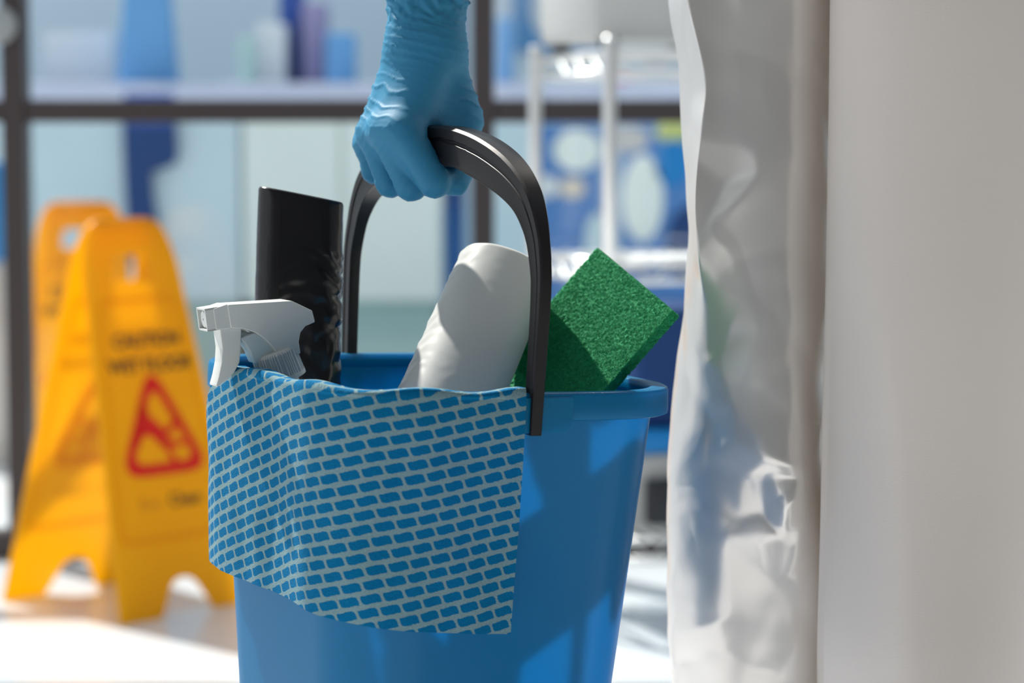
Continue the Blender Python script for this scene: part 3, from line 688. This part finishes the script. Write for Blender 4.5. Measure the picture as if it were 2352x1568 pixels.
# handle
half = [(.1560, -.0300), (.1568, -.010), (.1585, .030), (.1600, .070), (.1580, .0960), (.1495, .1240), (.1340, .1475), (.1070, .1660), (.0715, .1788), (.0340, .1860), (.0, .1885)]
pts = half+[(-u, z) for u, z in half[-2::-1]]
def catmull(p, per=8):
    out = []
    for i in range(len(p)-1):
        a, b, c_, d = p[max(i-1, 0)], p[i], p[i+1], p[min(i+2, len(p)-1)]
        for k in range(per):
            t = k/per; out.append(tuple(.5*((2*b[j])+(-a[j]+c_[j])*t+(2*a[j]-5*b[j]+4*c_[j]-d[j])*t*t+(-a[j]+3*b[j]-3*c_[j]+d[j])*t**3) for j in range(2)))
    out.append(tuple(p[-1])); return out
path = catmull(pts, 10)
V = []; n_ = len(path)
thick = [(-.03, .0125), (.03, .0130), (.08, .0145), (.12, .0190), (.150, .0250), (.172, .0300), (.20, .0305)]
wide = [(-.03, .0088), (.06, .0095), (.11, .0102), (.15, .0150), (.178, .0205), (.2, .0225)]
for i, (u, z) in enumerate(path):
    a = Vector(path[max(i-1, 0)]); b = Vector(path[min(i+1, n_-1)]); t = (b-a).normalized()
    N_ = Vector((t.y, -t.x))           # outward in the u,z plane (path runs +u -> -u over the top)
    if N_.dot(Vector((u, z-.05))) < 0: N_ = -N_
    T = interp(thick, z); W = interp(wide, z)/2
    if abs(u) < .055 and z > .1: T += .0016*math.cos(u*2*math.pi/.0235)*(1-abs(u)/.06)-.001
    g = .14
    prof = [(-.80, 0), (.80, 0), (1, -.07), (1, -.31), (.84, -.345), (.84, -.40), (.95, -.435), (.95, -.88), (1, -.91), (1, -.97), (.85, -1), (-.85, -1), (-1, -.97), (-1, -.91), (-.95, -.88), (-.95, -.435), (-.84, -.40), (-.84, -.345), (-1, -.31), (-1, -.07)]
    for (s_, d_) in prof:
        q = Vector((u, z))+N_*(d_*T); V.append(Vector((q.x, s_*W, q.y))+ZO)
k_ = len(prof); Fc = [[i*k_+k, i*k_+(k+1) % k_, (i+1)*k_+(k+1) % k_, (i+1)*k_+k] for i in range(n_-1) for k in range(k_)]
Fc += [list(range(k_))[::-1], [(n_-1)*k_+k for k in range(k_)]]
hd = mk('handle', V, Fc, M_black, bk); sharp(hd, 32)
for sgn in (-1, 1):
    mk('pivot_pin', *tube([Vector((sgn*.146, 0, -.012))+ZO, Vector((sgn*.1535, 0, -.012))+ZO], .004, 14), M_black, hd)
# ================================================================ CLOTH
a0, r0 = .1502, .0751; h0 = a0-r0
def around(s, a):
    """point at arc length s (measured on the rim outline) from the handle pivot towards the nearer corner"""
    k = a/a0; arc = r0*math.pi/2; h = a-a*.5; r = a*.5
    if s < h0: return Vector((a+.0018*(1-(s/h0)**2), -s*k, 0)), Vector((1, 0, 0))
    s -= h0
    if s < arc:
        th = s/r0; return Vector((h+r*math.cos(th), -(h+r*math.sin(th)), 0)), Vector((math.cos(th), -math.sin(th), 0))
    s -= arc
    if s < 2*h0: return Vector(((h0-s)*k, -(a+.0018*(1-((h0-s)/h0)**2)), 0)), Vector((0, -1, 0))
    s -= 2*h0; th = s/r0
    return Vector((-(h+r*math.sin(th)), -(h+r*math.cos(th)), 0)), Vector((-math.sin(th), -math.cos(th), 0))
prof_c = [(-.045, .1352, -.036), (-.012, .1364, -.004), (-.0095, .1375, .0004), (-.008, .1388, .0016), (0, .1492, .0018), (.0015, .1508, .0006), (.0030, .1514, -.0015), (.02, .1517, -.0185), (.19, .1440, -.188)]
def cprof(t): return interp([(p[0], p[1]) for p in prof_c], t), interp([(p[0], p[2]) for p in prof_c], t)
def gs(q): return interp([(0, 0), (.12, .0204), (.2, .0408), (.5, .1488)], q)
def cloth_ply(s0, s1f, tmax, nt, ns, off, uvo):
    V, UV, Fc = [], [], []
    for i in range(nt+1):
        for j in range(ns+1):
            f = j/ns
            sN = s0+(s1f(0)-s0)*f; tm = tmax(sN)
            tl = -.03 if off == 0 else .012
            t = tl+(tm-tl)*i/nt
            if tl < 0:  # denser over the lip
                t = tl+(tm-tl)*(i/nt) if i/nt > .3 else tl+(.006-tl)*(i/nt/.3) if i/nt < .3 else .006
                t = tl+(.008-tl)*(i/nt)/.3 if i/nt <= .3 else .008+(tm-.008)*(i/nt-.3)/.7
            s_ = s0+(s1f(max(t, 0))-s0)*f
            a, z = cprof(t); p, n = around(s_, a)
            d = max(t, 0)
            wv = .0032*math.sin((s_-.10)*2*math.pi/.17)*min(1, d/.09)*min(1, max(0, (s_-.08)/.08)) + .0006*math.sin(s_*95+d*20)*min(1, d/.1)
            lift = .0012*(noise.noise(Vector((s_*40, t*25, 1)))+.6) + (.0022*max(0, math.sin((s_-.02)*60)) if -.012 < t < .004 else 0)
            fl_ = .0*max(0, (s_-.335)/.06)**2*min(1, d/.04)
            p = p+n*(wv+abs(lift)-off+fl_); V.append(Vector((p.x, p.y, z+(.0016*math.sin(s_*75+1)+.0008 if -.011 < t < .002 else 0)))+Vector((0, 0, 0)))
            UV.append((-(s_-.15*t)/.0152+uvo, (t-gs(s_))/.0101))
    w_ = ns+1
    for i in range(nt):
        for j in range(ns): Fc.append([i*w_+j, i*w_+j+1, (i+1)*w_+j+1, (i+1)*w_+j])
    return V, Fc, UV
s1 = lambda d: .311+.060*min(1, (d/.05))**.6
tm1 = lambda s_: interp([(.01, .1765), (.08, .170), (.16, .160), (.25, .158), (.34, .158), (.42, .158)], s_)
Va, Fa, Ua = cloth_ply(.0085, s1, tm1, 110, 170, 0, 0)
s2 = lambda d: .312+.066*min(1, (d/.05))**.6
Vb, Fb, Ub = cloth_ply(.22, s2, lambda s_: tm1(s_)-.008, 50, 90, .0022, .4)
VV, FF = join((Va, Fa), (Vb, Fb))
cl = thing('cleaning_cloth', 'blue and white patterned cleaning cloth draped over the bucket rim', 'cloth', mat=BM)
mk('fabric', VV, FF, M_cloth, cl, uv=Ua+Ub)
# ================================================================ BIN BAG ROLLS
def bag_roll(name, label, top, bot, hw_, ht, wdir, m, shear, seed, expo, wr_amp, tw=1.0):
    top = Vector(top); bot = Vector(bot); ax = (top-bot); L = ax.length; ax.normalize()
    ex = (Vector(wdir)-ax*ax.dot(Vector(wdir))).normalized(); ey = ax.cross(ex)
    M = frame_matrix(bot, ex, ey, ax); t = thing(name, label, 'bag roll', mat=M)
    nu, nv = 120, 130; V, Fc = [], []
    rows_ = [i/nv for i in range(nv+1)]
    for f in rows_:
        for k in range(nu):
            th = 2*math.pi*k/nu; c_, s_ = math.cos(th), math.sin(th)
            x = hw_*math.copysign(abs(c_)**(2/expo), c_); y = ht*math.copysign(abs(s_)**(2/expo), s_)
            sc = 1+.05*(1-f)
            n3 = fbm(x*30+seed, y*30, f*3.0)
            wmask = wr_amp(th, f)
            cre = tri(np.float64(f*5.5+x*26+.9*n3))*.5+tri(np.float64(f*8-x*33+n3*1.1+.3))*.5+.4*tri(np.float64(f*17+x*9+1.4*n3))
            d = 1+.012*n3+wmask*float(cre)
            V.append(Vector((x*sc*d, y*sc*d, f*L+shear*x*max(0, f-.6)/.4)))
    # rounded lip and inset spiral end
    n = nv+1
    for (k1, dz) in ((.97, .0016), (.90, .0012), (.86, -.002), (.45, -.004), (.40, -.012)):
        base_ = [V[nv*nu+k] for k in range(nu)]
        for p in base_: V.append(Vector((p.x*k1, p.y*k1, p.z+dz)))
    tot = n+5
    for i in range(tot-1):
        for k in range(nu): Fc.append([i*nu+k, i*nu+(k+1) % nu, (i+1)*nu+(k+1) % nu, (i+1)*nu+k])
    Fc.append(list(range(nu))[::-1]); Fc.append([(tot-1)*nu+k for k in range(nu)])
    mk('film_roll', V, Fc, m, t)
    # loose outer edge of the film
    V2_, F2_ = [], []; th0 = tw
    for i in range(61):
        f = .05+.93*i/60
        for j in range(9):
            th = th0+j*.05; c_, s_ = math.cos(th), math.sin(th); sc = (1+.05*(1-f))*(1.003+.002*j*(1+.8*noise.noise(Vector((f*9, seed, 0)))))
            V2_.append(Vector((hw_*math.copysign(abs(c_)**(2/expo), c_)*sc, ht*math.copysign(abs(s_)**(2/expo), s_)*sc, f*L+shear*hw_*c_*max(0, f-.6)/.4)))
    for i in range(60):
        for j in range(8): F2_.append([i*9+j, i*9+j+1, (i+1)*9+j+1, (i+1)*9+j])
    mk('loose_flap', V2_, F2_, m, t)
    return t
bag_roll('bin_bag_roll', 'flattened roll of black bin bags standing in the bucket', P(691, 452, 1.858), P(674, 1120, 1.842), .0335, .0185, (1, .10, 0), M_bagk, -.16, 4, 2.9,
         lambda th, f: .05*max(0, math.cos(th+.5))**.7*(1 if f < .82 else .2) if math.cos(th+.5) > 0 else .004, 4.0)
bag_roll('bin_bag_roll', 'roll of white bin bags leaning in the bucket', P(1158, 626, 1.852), P(958, 1090, 1.742), .0375, .0350, (1, 0, 0), M_bagw, 0, 11, 2.2,
         lambda th, f: .014*math.exp(-((((th-math.pi-.35)+math.pi) % (2*math.pi)-math.pi)/.45)**2)+.002, 1.2)
# ================================================================ SCOURING PAD
az, el = math.radians(-40), math.radians(30)
pn = Vector((math.sin(az)*math.cos(el), -math.cos(az)*math.cos(el), math.sin(el)))
Q0 = P(1420, 880, 1.774); cam0 = Vector((0, 0, CAMH))
def hitp(x, y, Q, n): d = P(x, y, 1)-cam0; return cam0+d*((Q-cam0).dot(n)/d.dot(n))
Tq, Rq = hitp(1371, 569, Q0, pn), hitp(1545, 714, Q0, pn)
e1 = (Rq-Tq); pw = e1.length; e1.normalize(); e2 = pn.cross(e1)
if e2.z > 0: e2 = -e2
pl, pth = .142, .0095
PM = frame_matrix(Tq+e1*pw/2+e2*pl, e1, -e2, e1.cross(-e2))
if PM.to_3x3().col[2].dot(pn) < 0: PM = frame_matrix(Tq+e1*pw/2+e2*pl, e1, -e2, -(e1.cross(-e2)))
pad = thing('scouring_pad', 'green fibrous scouring pad leaning against the bucket rim', 'scouring pad', mat=PM)
def padshape():
    nx, ny, nz = 130, 200, 8; V, Fc = [], []; ids = {}
    def vid(i, j, k):
        key = (i, j, k)
        if key not in ids:
            p = Vector((-pw/2+pw*i/nx, pl*j/ny, -pth*k/nz)); n = Vector()
            if i in (0, nx): n.x = -1 if i == 0 else 1
            if j in (0, ny): n.y = -1 if j == 0 else 1
            if k in (0, nz): n.z = 1 if k == 0 else -1
            q = p*1000; d = .00055*noise.noise(q*.42)+.00060*noise.noise(q*.95+Vector((3, 3, 3)))+.0003*noise.noise(q*1.9)
            ids[key] = len(V); V.append(p+n.normalized()*d*(1.0 if n.z else .9)+Vector((.0003*noise.noise(q*.8), .0003*noise.noise(q*.8+Vector((9, 0, 0))), 0)))
        return ids[key]
    for i in range(nx):
        for j in range(ny):
            Fc.append([vid(i, j, 0), vid(i+1, j, 0), vid(i+1, j+1, 0), vid(i, j+1, 0)]); Fc.append([vid(i, j, nz), vid(i, j+1, nz), vid(i+1, j+1, nz), vid(i+1, j, nz)])
    for k in range(nz):
        for i in range(nx):
            for j in (0, ny): Fc.append([vid(i, j, k), vid(i+1, j, k), vid(i+1, j, k+1), vid(i, j, k+1)])
        for j in range(ny):
            for i in (0, nx): Fc.append([vid(i, j, k), vid(i, j+1, k), vid(i, j+1, k+1), vid(i, j, k+1)])
    return V, Fc
mk('pad_body', *padshape(), M_pad, pad)
def fibres(n):
    V, Fc = [], []; R = random.Random(5)
    for _ in range(n):
        if R.random() < .72: p = Vector((R.uniform(-.5, .5)*pw, R.uniform(.2, 1)*pl, .0002)); nn = Vector((0, 0, 1))
        else:
            sd = R.choice([0, 1, 2]); z = -R.random()*pth
            p, nn = [(Vector((pw/2, R.uniform(.2, 1)*pl, z)), Vector((1, 0, 0))), (Vector((-pw/2, R.uniform(.2, 1)*pl, z)), Vector((-1, 0, 0))), (Vector((R.uniform(-.5, .5)*pw, pl, z)), Vector((0, 1, 0)))][sd]
        t = Vector((R.gauss(0, 1), R.gauss(0, 1), R.gauss(0, 1))); t = (t-nn*t.dot(nn)).normalized(); ln = R.uniform(.0012, .0032); hh = R.uniform(.0001, .0010); b = nn.cross(t)*R.uniform(-.0009, .0009)
        r = R.uniform(.00005, .00009); m0 = len(V); w3 = nn.cross(t)
        for k in range(5):
            f = k/4; c_ = p+t*(f-.5)*ln+nn*(hh*4*f*(1-f)-.0001)+b*math.sin(f*math.pi)
            V += [c_+w3*r, c_-w3*r*.5+nn*r*.87, c_-w3*r*.5-nn*r*.87]
        for k in range(4):
            for q in range(3): Fc.append([m0+k*3+q, m0+k*3+(q+1) % 3, m0+k*3+3+(q+1) % 3, m0+k*3+3+q])
    return V, Fc
fo = mk('fibres', *fibres(20000), M_pad, pad); fo['kind'] = 'stuff'
# ================================================================ SPRAY BOTTLE
QY = P(628, 812, 1.765); hdv = Vector((-.906, -.423, 0)); nh = Vector((-.423, .906, 0))
MS = frame_matrix(QY, -hdv, Vector((0, 0, 1)), (-hdv).cross(Vector((0, 0, 1))))
MSi = MS.inverted()
def sp2(x, y): q = MSi @ hitp(x, y, QY, nh); return (q.x, q.y)
ax_l = Vector((sp2(650, 872)[0]-sp2(629, 812)[0], sp2(650, 872)[1]-sp2(629, 812)[1], 0)).normalized()
foot_l = Vector((sp2(629, 812)[0], sp2(629, 812)[1], 0))+ax_l*.165
sprt = thing('spray_bottle', 'white trigger spray bottle standing in the bucket', 'spray bottle', mat=MS)
def extr(poly_px, half, bev, rr=.0, z=0):
    pl_ = [sp2(*q) for q in poly_px]; pl_ = rounded(pl_, rr) if rr else pl_
    return xf(curve_mesh([pl_], half-bev, bev), Matrix.Translation((0, 0, z)))
shroud = [(512, 699), (657, 690), (703, 712), (709, 736), (688, 745), (676, 760), (672, 782), (676, 808), (627, 808), (612, 788), (597, 773), (575, 759), (548, 751), (520, 749)]
sharp(mk('shroud', *extr(shroud, .0125, .0005, .0006), M_spray, sprt, smooth=False), 35)
noz = mk('nozzle', *extr([(481, 708), (511, 698), (519, 750), (487, 753)], .0115, .0005, .0004), M_spray, sprt, smooth=False); sharp(noz, 35)
c2 = sp2(479, 731); d2 = sp2(497, 728); nd = (Vector((c2[0], c2[1], 0))-Vector((d2[0], d2[1], 0))).normalized()
cen = Vector((c2[0], c2[1], 0)); up_ = Vector((0, 0, 1)); sd_ = up_.cross(nd)
Mz = frame_matrix(cen, sd_, up_, nd)
sharp(mk('nozzle_collar', *join(bbox((-.0085, -.0105, -.006), (.0085, -.0090, .0052), 0, 1, Mz), bbox((-.0085, .0090, -.006), (.0085, .0105, .0052), 0, 1, Mz), bbox((-.0085, -.0105, -.006), (-.0072, .0105, .0052), 0, 1, Mz), bbox((.0072, -.0105, -.006), (.0085, .0105, .0052), 0, 1, Mz)), M_spray, noz), 30)
sharp(mk('nozzle_tip', *lathe([(.0062, -.004), (.0066, .003), (.0060, .0040), (.0010, .0042), (.0008, .0030), (.0001, .0030)], 28, Mz), M_spray, noz), 40)
trig = [(499, 752), (544, 754), (543, 798), (540, 830), (528, 852), (512, 868), (491, 884), (497, 862), (503, 832), (505, 798)]
sharp(mk('trigger', *extr(trig, .0085, .0008, .0008), M_spray, sprt), 35)
pa, pb = sp2(540, 768), sp2(590, 782)
mk('piston', *tube([(pa[0], pa[1], 0), (pb[0], pb[1], 0)], .0042, 16), M_spray2, sprt)
body_ = [(578, 766), (600, 778), (628, 806), (676, 806), (678, 826), (580, 830), (570, 805), (556, 784), (548, 776)]
sharp(mk('pump_body', *extr(body_, .0075, .001, .001), M_spray2, sprt), 35)
xa = ax_l.cross(Vector((0, 0, 1))).normalized()
MC = frame_matrix(Vector((sp2(627, 806)[0], sp2(627, 806)[1], 0)), xa, Vector((0, 0, 1)), xa.cross(Vector((0, 0, 1))))
if MC.to_3x3().col[2].dot(ax_l) < 0: MC = frame_matrix(MC.translation, xa, -Vector((0, 0, 1)), ax_l)
sharp(mk('collar', *lathe([(.0135, -.001), (.0158, .0), (.0164, .0015), (.0174, .019), (.0184, .0195), (.0184, .0225), (.012, .0226)], 216, MC, .0008, 54, (2, 3)), M_spray, sprt), 30)
mk('bottle', *lathe([(.011, .020), (.012, .030), (.016, .036), (.024, .050), (.0265, .062), (.0265, .140), (.024, .1448), (.001, .145)], 40, MC), M_spray2, sprt)
